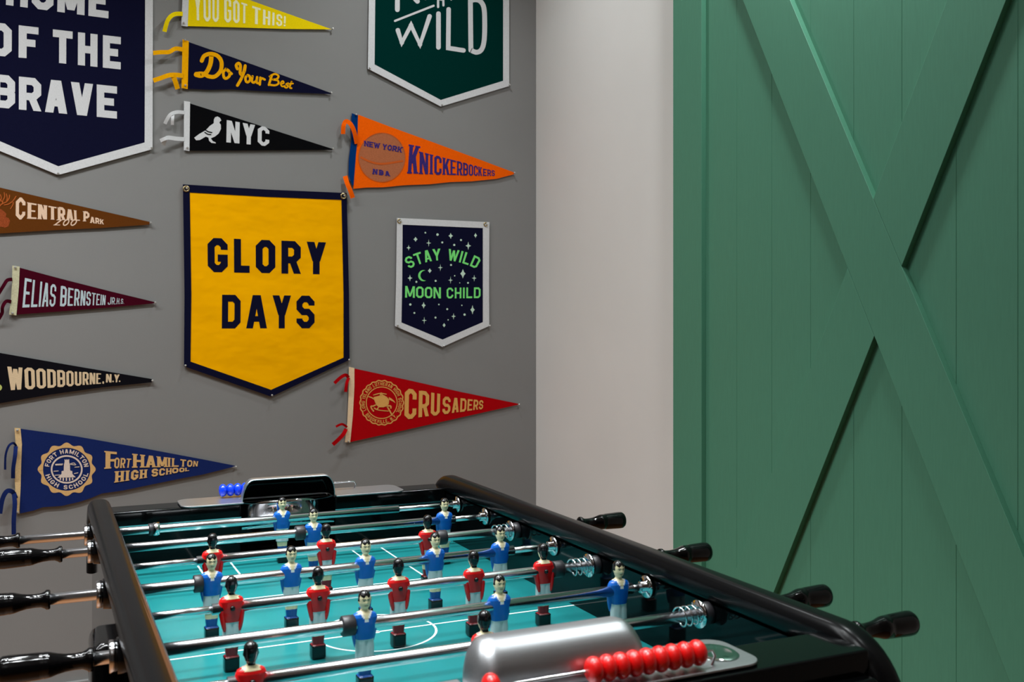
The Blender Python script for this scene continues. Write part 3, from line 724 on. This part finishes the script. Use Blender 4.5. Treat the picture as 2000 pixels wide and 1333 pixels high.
# side panels, end panels, floor of the cabinet
part('side_panel', MB().box(XI0-0.026, XI0, 0.83, 2.16, ZB, ZR+0.012), M_panel)
part('side_panel', MB().box(XI1, XI1+0.026, 0.83, 2.16, ZB, ZR+0.012), M_panel)
GW = 0.098                                   # half width of the goal mouth
def end_panel(y_in, y_out, top):
    mb = MB(); a, b = min(y_in, y_out), max(y_in, y_out); s = 1 if y_out > y_in else -1
    mb.box(XI0, XM-GW, a, b, ZB, ZR+top); mb.box(XM+GW, XI1, a, b, ZB, ZR+top)
    mb.box(XM-GW, XM+GW, a, b, ZB, ZF-0.004)
    y2 = y_out-s*0.008; c, d = min(y2, y_out), max(y2, y_out)
    mb.box(XM-GW, XM+GW, c, d, ZF-0.004, ZR+top-0.004)
    return part('end_panel', mb, M_black, bevel=0.005)
end_panel(YN, 0.825, 0.036); end_panel(YFAR, 2.162, 0.024)
part('panel_trim', MB().box(XI0, XM-GW, YFAR-0.0025, YFAR+0.001, ZR-0.0065, ZR-0.0035), M_chrome)
part('panel_trim', MB().box(XM+GW, XI1, YFAR-0.0025, YFAR+0.001, ZR-0.0065, ZR-0.0035), M_chrome)
part('cabinet_floor', MB().box(XI0-0.02, XI1+0.02, 0.84, 2.15, ZB-0.012, ZB), M_black)
part('apron', MB().box(XI0+0.002, XI1-0.002, 0.808, 0.828, ZB, ZR+0.010), M_black, bevel=0.006)
part('apron', MB().box(XI0+0.002, XI1-0.002, 2.160, 2.180, ZB, ZR-0.004), M_black, bevel=0.006)
for lx in (XI0+0.01, XI1-0.01):
    for ly in (0.90, 2.08):
        mb = MB(); s = 1 if ly > 1.5 else -1; sx = -1 if lx < 0.4 else 1
        mb.rings([[(lx+sx*0.00+dx*w_, ly+dy*w_, z) for dx, dy in ((-1, -1), (1, -1), (1, 1), (-1, 1))] for z, w_ in ((ZB-0.012, 0.045), (0.02, 0.032), (0.0, 0.034))], sm=False)
        part('leg', mb, M_black, bevel=0.004)
# playing field with its markings
fld = part('playfield', MB().box(XI0, XI1, YN, YFAR, ZF-0.012, ZF), M_field); tag(fld, 'teal pitch with white markings')
lines = MB(); LW = 0.0035; zl = ZF+0.0004
def fl(x0, y0, x1, y1, w_=LW):
    dx, dy = x1-x0, y1-y0; l = math.hypot(dx, dy); nx, ny = -dy/l*w_/2, dx/l*w_/2
    lines.add([(x0+nx, y0+ny, zl), (x1+nx, y1+ny, zl), (x1-nx, y1-ny, zl), (x0-nx, y0-ny, zl)], [(3, 2, 1, 0)])
def arc(cx, cy, r, a0, a1, n=48, w_=LW):
    for k in range(n):
        a = a0+(a1-a0)*k/n; b = a0+(a1-a0)*(k+1)/n
        lines.add([(cx+(r+w_/2)*cos(a), cy+(r+w_/2)*sin(a), zl), (cx+(r+w_/2)*cos(b), cy+(r+w_/2)*sin(b), zl), (cx+(r-w_/2)*cos(b), cy+(r-w_/2)*sin(b), zl), (cx+(r-w_/2)*cos(a), cy+(r-w_/2)*sin(a), zl)], [(3, 2, 1, 0)])
YC = 1.4965
fl(XI0, YC, XI1, YC); arc(XM+0.002, YC, 0.0925, 0, 2*pi); arc(XM+0.002, YC, 0.003, 0, 2*pi, 20, 0.006)
for s, ye in ((1, YFAR), (-1, YN)):
    yb = YC+s*0.2755
    for hx in (0.188,):
        fl(XM-hx, ye, XM-hx, yb); fl(XM+hx, ye, XM+hx, yb); fl(XM-hx, yb, XM+hx, yb)
    fl(XM-0.125, ye, XM-0.125, YC+s*0.43); fl(XM+0.125, ye, XM+0.125, YC+s*0.43); fl(XM-0.125, YC+s*0.43, XM+0.125, YC+s*0.43)
    arc(XM, yb, 0.0045, 0, 2*pi, 16, 0.009)
obj('pitch_marking', lines, M_line, fld)
# rounded black rails that bend down at both ends
def rail(x0, x1, with_reflection):
    y0, y1 = 0.815, 2.172; rad = 0.075; zt = ZR+0.031
    path = []                                # (y, z, tangent angle)
    path.append((y0, ZR-0.105, pi/2)); path.append((y0, zt-rad, pi/2))
    for k in range(1, 13):
        a = pi/2*k/12; path.append((y0+rad-rad*cos(a), zt-rad+rad*sin(a), pi/2-a))
    for k in range(1, 12): path.append((y0+rad+(y1-y0-2*rad)*k/12, zt, 0))
    for k in range(0, 13):
        a = pi/2*k/12; path.append((y1-rad+rad*sin(a), zt-rad+rad*cos(a), -a))
    path.append((y1, ZR-0.105, -pi/2))
    hw, hh, rc = (x1-x0)/2, 0.019, 0.0155; xc = (x0+x1)/2; sec = []
    for qx, qy, a0 in ((1, 1, 0), (-1, 1, pi/2), (-1, -1, pi), (1, -1, 3*pi/2)):
        for k in range(7):
            a = a0+pi/2*k/6; sec.append((qx*(hw-rc)+rc*cos(a), qy*(hh-rc)+rc*sin(a)))
    rs = []
    for y, z, t in path:
        ny, nz = -sin(t), cos(t)
        rs.append([(xc+u, y+ny*v, z+nz*v) for u, v in sec])
    r = part('side_rail', MB().rings(rs), M_rail)
    if with_reflection:                                 # warm reflection on the inner top edge, modelled as a brown strip
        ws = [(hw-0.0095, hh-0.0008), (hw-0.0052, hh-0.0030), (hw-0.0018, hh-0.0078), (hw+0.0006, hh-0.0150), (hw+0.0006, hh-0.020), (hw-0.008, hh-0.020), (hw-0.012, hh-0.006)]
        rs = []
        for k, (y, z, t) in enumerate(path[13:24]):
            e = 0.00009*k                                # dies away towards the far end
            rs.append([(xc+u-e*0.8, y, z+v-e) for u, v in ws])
        tag(obj('reflection_strip', MB().rings(rs, sm=False), M_brown, r), 'brown painted reflection along the inner edge of the rail')
    return r
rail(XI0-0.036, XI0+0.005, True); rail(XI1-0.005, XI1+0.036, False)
# small black box on the outside of the left panel
mb = MB(); zt = ZR+0.001
prof = [(0.0, -0.4), (0.0, -0.012), (0.004, -0.004), (0.012, 0.0)]
rs = []
for z, ins in ((ZB+0.02, 0), (zt-0.018, 0), (zt-0.010, 0.0012), (zt-0.004, 0.004), (zt, 0.009)):
    x0, x1, y0, y1 = 0.0555+ins, XI0-0.026, 1.31+ins, 1.41-ins; r_ = 0.008
    ring = []
    for cx_, cy_, a0 in ((x0+r_, y0+r_, pi), (x0+r_, y1-r_, pi/2)):
        seg = [(cx_+r_*cos(a), cy_+r_*sin(a), z) for a in ([pi*1.5-pi/2*k/5 for k in range(6)] if a0 == pi else [pi-pi/2*k/5 for k in range(6)])]
        ring += seg
    ring += [(x1, y1, z), (x1, y0, z)]
    rs.append(ring)
part('ball_cup', MB().rings(rs), M_handle)

# ---- goal hood, steel plate, bead counter at each end
def goal_end(s, ye, ztop, m_bead, bead_x, plate_x):
    # s = +1: the outside of this end lies towards +y
    Y = lambda u: ye+s*u                     # u = distance outwards from the inner face
    zp = ztop+0.0015
    px0, px1 = plate_x; u0, u1 = -0.020, (0.068 if s < 0 else 0.074)
    mb = MB(); ring = []
    r_ = 0.022
    for cx_, cu, a0 in ((px1-r_, u1-r_, 0), (px0+r_, u1-r_, pi/2), (px0+r_, u0+r_, pi), (px1-r_, u0+r_, 3*pi/2)):
        for k in range(7):
            a = a0+pi/2*k/6; ring.append((cx_+r_*cos(a), Y(cu+r_*sin(a))))
    if s < 0: ring = ring[::-1]
    HX = GW-0.002
    # plate in two pieces so that the hood's mouth stays open
    def piece(xa, xb):
        pts = clip(clip(ring, lambda p: p[0]-xa), lambda p: xb-p[0])
        mb.prism([(x, y, zp+0.003) for x, y in pts], [(x, y, zp) for x, y in pts])
    piece(px0-1, XM-HX); piece(XM+HX, px1+1)
    pts = clip(clip(clip(ring, lambda p: p[0]-XM+HX), lambda p: XM+HX-p[0]), lambda p: (p[1]-Y(0.034))*s)
    mb.prism([(x, y, zp+0.003) for x, y in pts], [(x, y, zp) for x, y in pts])
    plate = part('goal_plate', mb, M_steel, bevel=0.0008, bseg=2)
    # pressed hood: half barrel over the goal mouth
    prof = []
    for k in range(15):
        a = pi*(0.62-0.62*k/14)              # from over the field edge down to the plate
        prof.append((0.004+0.034*cos(a)-(0.010 if a > pi/2 else 0)*-cos(a), 0.044*sin(a) if a < pi/2 else 0.044*sin(a)**0.6))
    prof = [(u, v+0.002) for u, v in prof]
    rs = []; N = 33
    xs = [XM-HX+2*HX*(0.5-0.5*cos(pi*k/(N-1))) for k in range(N)]
    for x in xs:
        e = (abs(x-XM)-(HX-0.022))/0.022
        f = 1 if e <= 0 else sqrt(max(0.0, 1-e*e))
        rs.append([(x, Y(u if f == 1 else (u-0.0)*(0.35+0.65*f)), zp+0.001+v*f) for u, v in prof])
    hood = MB().rings(rs, closed_ring=False, cap=False)
    obj('goal_hood', hood, M_steel, plate, solid=0.0016)
    rs2 = [[(XM+(p[0]-XM)*0.985, p[1]+(Y(0.0)-p[1])*0.05, zp+(p[2]-zp)*0.955) for p in r] for r in rs]
    obj('hood_dark_reflection', MB().rings(rs2, closed_ring=False, cap=False), M_black, plate)  # black inner sheet, stands for the dark reflection inside the steel hood
    # curved steel chute closing the mouth below the plate
    rs = []
    for x in (XM-HX, XM+HX):
        rs.append([(x, Y(0.008*sin(pi/2*k/8)+0.001), zp-0.001-0.055*(1-k/8)) for k in range(9)])
    obj('goal_chute', MB().rings(rs, closed_ring=False, cap=False), M_mirror, plate, solid=0.0012)
    # stamped oval dish beside the beads
    if s < 0:
        cx_ = px1-0.032; rs = []
        for r1, dz_ in ((1.0, 0.0035), (0.9, 0.0050), (0.72, 0.0046), (0.4, 0.0033), (0.02, 0.0031)):
            rs.append([(cx_+0.023*r1*cos(2*pi*k/28), Y(0.024)-0.028*r1*sin(2*pi*k/28), zp+dz_) for k in range(28)])
        obj('stamped_dish', MB().rings(rs), M_mirror, plate)
    # wire and beads
    zb = zp+0.018; yb = Y(0.053 if s < 0 else 0.057); wx0, wx1 = 0.338, 0.628
    wire = [(wx0+0.004, yb, zp+0.002), (wx0, yb, zb-0.006), (wx0+0.004, yb, zb)]+[(wx0+0.03+k*0.03, yb, zb) for k in range(9)]+[(wx1-0.004, yb, zb), (wx1, yb, zb-0.006), (wx1-0.004, yb, zp+0.002)]
    obj('counter_wire', MB().tube(wire, 0.0016, 8), M_chrome, plate)
    bm = MB().lathe_x([(-0.0076, 0.0045), (-0.007, 0.008), (-0.0052, 0.0108), (-0.0025, 0.0126), (0, 0.0131), (0.0025, 0.0126), (0.0052, 0.0108), (0.007, 0.008), (0.0076, 0.0045)], 0, 0, 24)
    first = None
    for x in bead_x:
        if first is None: first = obj('bead', bm, m_bead, plate, (0, 0, 0)); o = first
        else: o = first.copy(); COL.objects.link(o); o.parent = plate
        o.location = sub((x, yb, zb), WLOC[plate]); tag(o, ('red' if s < 0 else 'blue')+' counting bead')
    return plate
goal_end(-1, YN, ZR+0.036, M_beadr, [0.376]+[0.485+0.0151*k for k in range(9)], (0.255, 0.682))
goal_end(1, YFAR, ZR+0.024, M_beadb, [0.343+0.0151*k for k in range(10)], (0.252, 0.718))

# ---- players
KEYS = [  # z, half width, half depth, y offset, squareness, name
    (-0.0855, 0.0092, 0.0092, -0.001, 5), (-0.0845, 0.0103, 0.0105, -0.001, 5), (-0.0680, 0.0104, 0.0105, -0.001, 5), (-0.0668, 0.0096, 0.0095, -0.001, 5),
    (-0.0662, 0.0080, 0.0062, 0, 3), (-0.0560, 0.0090, 0.0066, 0, 3), (-0.0520, 0.0094, 0.0066, 0, 3), (-0.0448, 0.0102, 0.0070, 0, 3),
    (-0.0442, 0.0120, 0.0080, 0, 3), (-0.0300, 0.0122, 0.0083, 0, 2.8), (-0.0200, 0.0117, 0.0084, 0, 2.6), (-0.0185, 0.0120, 0.0090, 0, 2.6),
    (-0.0080, 0.0138, 0.0098, 0, 2.5), (0.0020, 0.0160, 0.0102, 0, 2.5), (0.0090, 0.0166, 0.0098, 0, 2.4), (0.0130, 0.0150, 0.0085, 0, 2.3), (0.0155, 0.0105, 0.0068, 0, 2.1),
    (0.0170, 0.0058, 0.0056, 0.0005, 2), (0.0195, 0.0046, 0.0050, 0.0005, 2), (0.0210, 0.0050, 0.0056, -0.0003, 2), (0.0235, 0.0064, 0.0074, -0.0006, 2.1), (0.0280, 0.0076, 0.0088, -0.0004, 2.1),
    (0.0330, 0.0080, 0.0094, 0, 2.1), (0.0380, 0.0076, 0.0090, 0.0003, 2.1), (0.0410, 0.0060, 0.0072, 0.0005, 2), (0.0430, 0.0034, 0.0042, 0.0006, 2), (0.0436, 0.0008, 0.001, 0.0006, 2)]
def player_mesh(shirt_blue, long_hair=False):
    Mn = 56; zs = []
    for (a, *_), (b, *_) in zip(KEYS, KEYS[1:]):
        n = max(1, int(round((b-a)/0.0011))); zs += [a+(b-a)*k/n for k in range(n)]
    zs.append(KEYS[-1][0]); rs = []; prm = []
    for z in zs:
        for p, q in zip(KEYS, KEYS[1:]):
            if p[0] <= z <= q[0]:
                t = (z-p[0])/(q[0]-p[0]); t2 = t*t*(3-2*t) if z > -0.044 else t
                v = [p[i]+(q[i]-p[i])*t2 for i in range(5)]; break
        _, a, b, oy, e = v; ring = []
        for k in range(Mn):
            th = 2*pi*k/Mn; cc, ss = cos(th), sin(th)
            x = a*math.copysign(abs(cc)**(2/e), cc); y = oy+b*math.copysign(abs(ss)**(2/e), ss)
            front = max(0.0, -ss)
            if 0.0195 < z < 0.0425:            # face: brow, nose, chin
                nose = math.exp(-((z-0.0288)/0.0022)**2)*math.exp(-(x/0.0016)**2)*front
                brow = math.exp(-((z-0.0335)/0.0013)**2)*math.exp(-(x/0.005)**2)*front
                eye = math.exp(-((z-0.0316)/0.0012)**2)*math.exp(-((abs(x)-0.0029)/0.0014)**2)*front
                chin = math.exp(-((z-0.0226)/0.0016)**2)*math.exp(-(x/0.003)**2)*front
                ear = math.exp(-((z-0.0300)/0.0022)**2)*math.exp(-((y-0.0006)/0.0016)**2)
                y -= 0.0019*nose+0.0005*brow-0.0008*eye+0.0009*chin
                x += math.copysign(0.0012*ear, cc)
            if -0.066 < z < -0.0185:           # crease between the legs
                cr = math.exp(-(x/0.0012)**2); y *= 1-0.16*cr
            if -0.0185 < z < 0.010:            # arms held close to the sides
                y += 0.0
            ring.append((x, y, z))
        rs.append(ring); prm.append(z)
    mats = [M_blue if shirt_blue else M_red, M_skin, M_hair, M_short, M_collar, M_sockb if shirt_blue else M_sockr, M_shoe, M_lip]
    mi = []
    for i in range(len(rs)-1):
        z = (zs[i]+zs[i+1])/2
        for k in range(Mn):
            p = rs[i][k]; q = rs[i+1][(k+1) % Mn]; x = (p[0]+q[0])/2; y = (p[1]+q[1])/2
            if z < -0.0665: m = 6
            elif z < -0.0535: m = 5
            elif z < -0.0445: m = 1
            elif z < -0.0185: m = 3
            elif z < 0.0165:
                m = 0
                if y < 0:
                    ax = abs(x); lim = (z-0.0015)*0.52
                    if ax < lim-0.0020 and z > 0.004: m = 1
                    elif ax < lim and z > 0.0015: m = 4
                elif z > 0.0125 and abs(x) < 0.0085: m = 1
            elif z < 0.0195: m = 1 if y < 0.003 or z < 0.0185 else 2
            else:
                m = 1
                hl = 0.0365-0.0*abs(x)
                if z > hl+0.0012*cos(x*900): m = 2
                if y > 0.0012 and z > 0.0200: m = 2
                if abs(x) > 0.0062 and y > -0.0035 and z > 0.0300: m = 2
                if m == 1 and y < -0.004:
                    if abs(z-0.0316) < 0.0007 and 0.0015 < abs(x) < 0.0044: m = 2
                    if abs(z-0.0338) < 0.00055 and 0.0012 < abs(x) < 0.0050: m = 2
                    if abs(z-0.0252) < 0.0005 and abs(x) < 0.0026: m = 7
            mi.append(m)
    mb = MB(); mb.rings(rs, mi=mi)
    def arm(sx):                              # sleeves run down behind the hips
        a = []
        for z, r1, r2, x, y in ((0.0110, 0.0030, 0.0040, 0.0125, 0.000), (0.0060, 0.0050, 0.0060, 0.0132, 0.001), (-0.0060, 0.0042, 0.0055, 0.0134, 0.0025), (-0.0180, 0.0036, 0.0046, 0.0120, 0.0045), (-0.0260, 0.0029, 0.0036, 0.0108, 0.0055), (-0.0310, 0.0016, 0.002, 0.0102, 0.006)):
            a.append([(sx*(x+r1*cos(2*pi*k/14)), y+r2*sin(2*pi*k/14), z) for k in range(14)])
        mb.rings(a, mi=0)
    arm(1); arm(-1)
    rs = []                                   # screw cover on the back
    for yy, r in ((0.0085, 0.0036), (0.0115, 0.0035), (0.0132, 0.0024), (0.0138, 0.0006)):
        rs.append([(r*cos(2*pi*k/14), yy, r*sin(2*pi*k/14)+0.0012) for k in range(14)])
    mb.rings(rs, mi=2)
    if long_hair:
        rs = []
        for k in range(9):
            a = pi*k/8; r = 0.0042*sin(a)+0.0002
            rs.append([(0.0052+r*0.8*cos(2*pi*j/12), 0.0048+r*sin(2*pi*j/12), 0.0195-0.0062*cos(a)) for j in range(12)])
        mb.rings(rs, mi=2)
    return mb, mats
PROTO = {}
def get_player(key, parent):
    if key not in PROTO:
        mb, mats = player_mesh(key != 'red', key == 'blue_long')
        o = obj('player', mb, mats, parent, (0, 0, 0)); PROTO[key] = o; return o
    o = PROTO[key].copy(); COL.objects.link(o); o.parent = parent; return o

# ---- rods
def x_at(px, y):
    a = (px-CX)/F_PX; return y*(a*FY+FX)/(FY-a*FX)
RODS = [  # team, player columns, sleeve-end column, bumper columns
    ('blue', (551,), 778, (290, 311)), ('blue', (612, 868), 888, (577, 595)), ('red', (415, 637, 835), 384, (853, 871)), ('blue', (413, 569, 714, 850, 977), 1003, (378, 396)),
    ('red', (452, 621, 778, 925, 1061), 414, (1079, 1098)), ('blue', (712, 975, 1208), 1234, (667, 692)), ('red', (490, 946), 444, (975, 1000)), ('red', (1005,), 520, (1045, 1068))]
HPROF = [(0, 0.0005), (0, 0.0125), (0.0015, 0.0138), (0.005, 0.0138), (0.0075, 0.0118), (0.012, 0.0098), (0.020, 0.0095), (0.030, 0.0102), (0.038, 0.0118), (0.046, 0.0142), (0.052, 0.0150), (0.0525, 0.0146), (0.058, 0.0152), (0.088, 0.0163), (0.095, 0.0160), (0.0985, 0.0140), (0.0995, 0.0060), (0.0996, 0.0004)]
H_IN = {0: -0.034, 1: 0.033, 2: 0.950, 3: 0.012, 4: 0.937, 5: 0.0555, 6: 0.925, 7: 0.932}   # inner end of each handle
RT, RN = 0.0078, 0.0052
for i, (team, cols, xe, bump) in enumerate(RODS):
    y = 2.017-0.15*i
    xe_ = x_at(xe, y); hx = H_IN[i]
    mb = MB()
    if team == 'blue':
        mb.lathe_x([(hx-0.05, 0.0005), (hx-0.05, RT), (xe_, RT), (xe_, RN+0.0005)], y, ZR, 20)
        thin = MB().lathe_x([(xe_-0.02, 0.0005), (xe_-0.02, RN), (XI1+0.004, RN), (XI1+0.004, 0.0005)], y, ZR, 18)
    else:
        mb.lathe_x([(xe_, RN+0.0005), (xe_, RT), (hx+0.05, RT), (hx+0.05, 0.0005)], y, ZR, 20)
        thin = MB().lathe_x([(XI0-0.004, 0.0005), (XI0-0.004, RN), (xe_+0.02, RN), (xe_+0.02, 0.0005)], y, ZR, 18)
    rod = part('rod', mb, M_rod, loc=(XM, y, ZR))
    obj('inner_rod', thin, M_rod, rod)
    hp = [(hx-s if team == 'blue' else hx+s, r) for s, r in HPROF]
    obj('handle', MB().lathe_x(hp, y, ZR, 32), M_handle, rod)
    b0, b1 = x_at(bump[0], y), x_at(bump[1], y)
    if i == 0:
        bm = MB().lathe_x([(b0, 0.0005), (b0, 0.0115), (b1-0.011, 0.0115), (b1-0.011, 0.0005)], y, ZR, 24)
        obj('bumper', bm, M_rubber, rod)
        obj('collar', MB().lathe_x([(b1-0.011, 0.0005), (b1-0.011, 0.0128), (b1, 0.0128), (b1, 0.0005)], y, ZR, 24), M_chrome, rod)
    else:
        bm = MB().lathe_x([(b0, 0.0005), (b0, 0.0122), (b0+0.001, 0.0132), (b1-0.001, 0.0132), (b1, 0.0122), (b1, 0.0005)], y, ZR, 26)
        obj('bumper', bm, M_rubber, rod)
    for px in cols:
        key = 'red' if team == 'red' else ('blue_long' if i == 5 and px < 1100 else 'blue')
        o = get_player(key, rod)
        tag(o, 'player figure in a '+team+' shirt and white shorts')
        o.rotation_euler = (0, 0, pi if team == 'red' else 0)
        o.location = sub((x_at(px, y), y, ZR), WLOC[rod])
    # fittings where the rod runs through the panels
    if team == 'blue':
        fm = MB().lathe_x([(XI0-0.046, 0.0082), (XI0-0.046, 0.0185), (XI0-0.045, 0.0195), (XI0-0.038, 0.0195), (XI0-0.037, 0.018)], y, ZR, 30)
        part('bearing', fm, M_chrome)
        part('bearing_flange', MB().lathe_x([(XI0-0.037, 0.0085), (XI0-0.037, 0.0215), (XI0-0.027, 0.0225), (XI0-0.0255, 0.0225)], y, ZR, 30), M_handle)
        part('bearing_disc', MB().lathe_x([(XI1-0.0145, RN), (XI1-0.0145, 0.0085), (XI1-0.0065, 0.0085), (XI1-0.006, 0.0155), (XI1-0.004, 0.0172), (XI1-0.0005, 0.0172), (XI1-0.0003, RN)], y, ZR, 32), M_mirror)
    else:
        part('bearing', MB().lathe_x([(XI1+0.026, 0.0085), (XI1+0.026, 0.0215), (XI1+0.036, 0.0205), (XI1+0.044, 0.019), (XI1+0.045, 0.0085)], y, ZR, 30), M_chrome)
        part('bearing_disc', MB().lathe_x([(XI0+0.0003, RN), (XI0+0.0005, 0.0172), (XI0+0.005, 0.0172), (XI0+0.006, 0.0085), (XI0+0.0145, RN)], y, ZR, 32), M_mirror)
        if i == 7: continue
        part('bearing_disc', MB().lathe_x([(XI1-0.019, RT), (XI1-0.0185, 0.0185), (XI1-0.0165, 0.019), (XI1-0.015, 0.0185), (XI1-0.0145, RT)], y, ZR, 34), M_mirror)
        part('bearing_sleeve', MB().lathe_x([(XI1-0.0145, RT), (XI1-0.0143, 0.0135), (XI1-0.003, 0.0150), (XI1-0.0005, 0.0150), (XI1-0.0003, RT)], y, ZR, 26), M_rubber)
        hel = [(XI1-0.050+0.031*k/72, y+0.0128*cos(2*pi*3.2*k/72), ZR+0.0128*sin(2*pi*3.2*k/72)) for k in range(73)]
        obj('spring', MB().tube(hel, 0.0013, 7), M_chrome, rod)
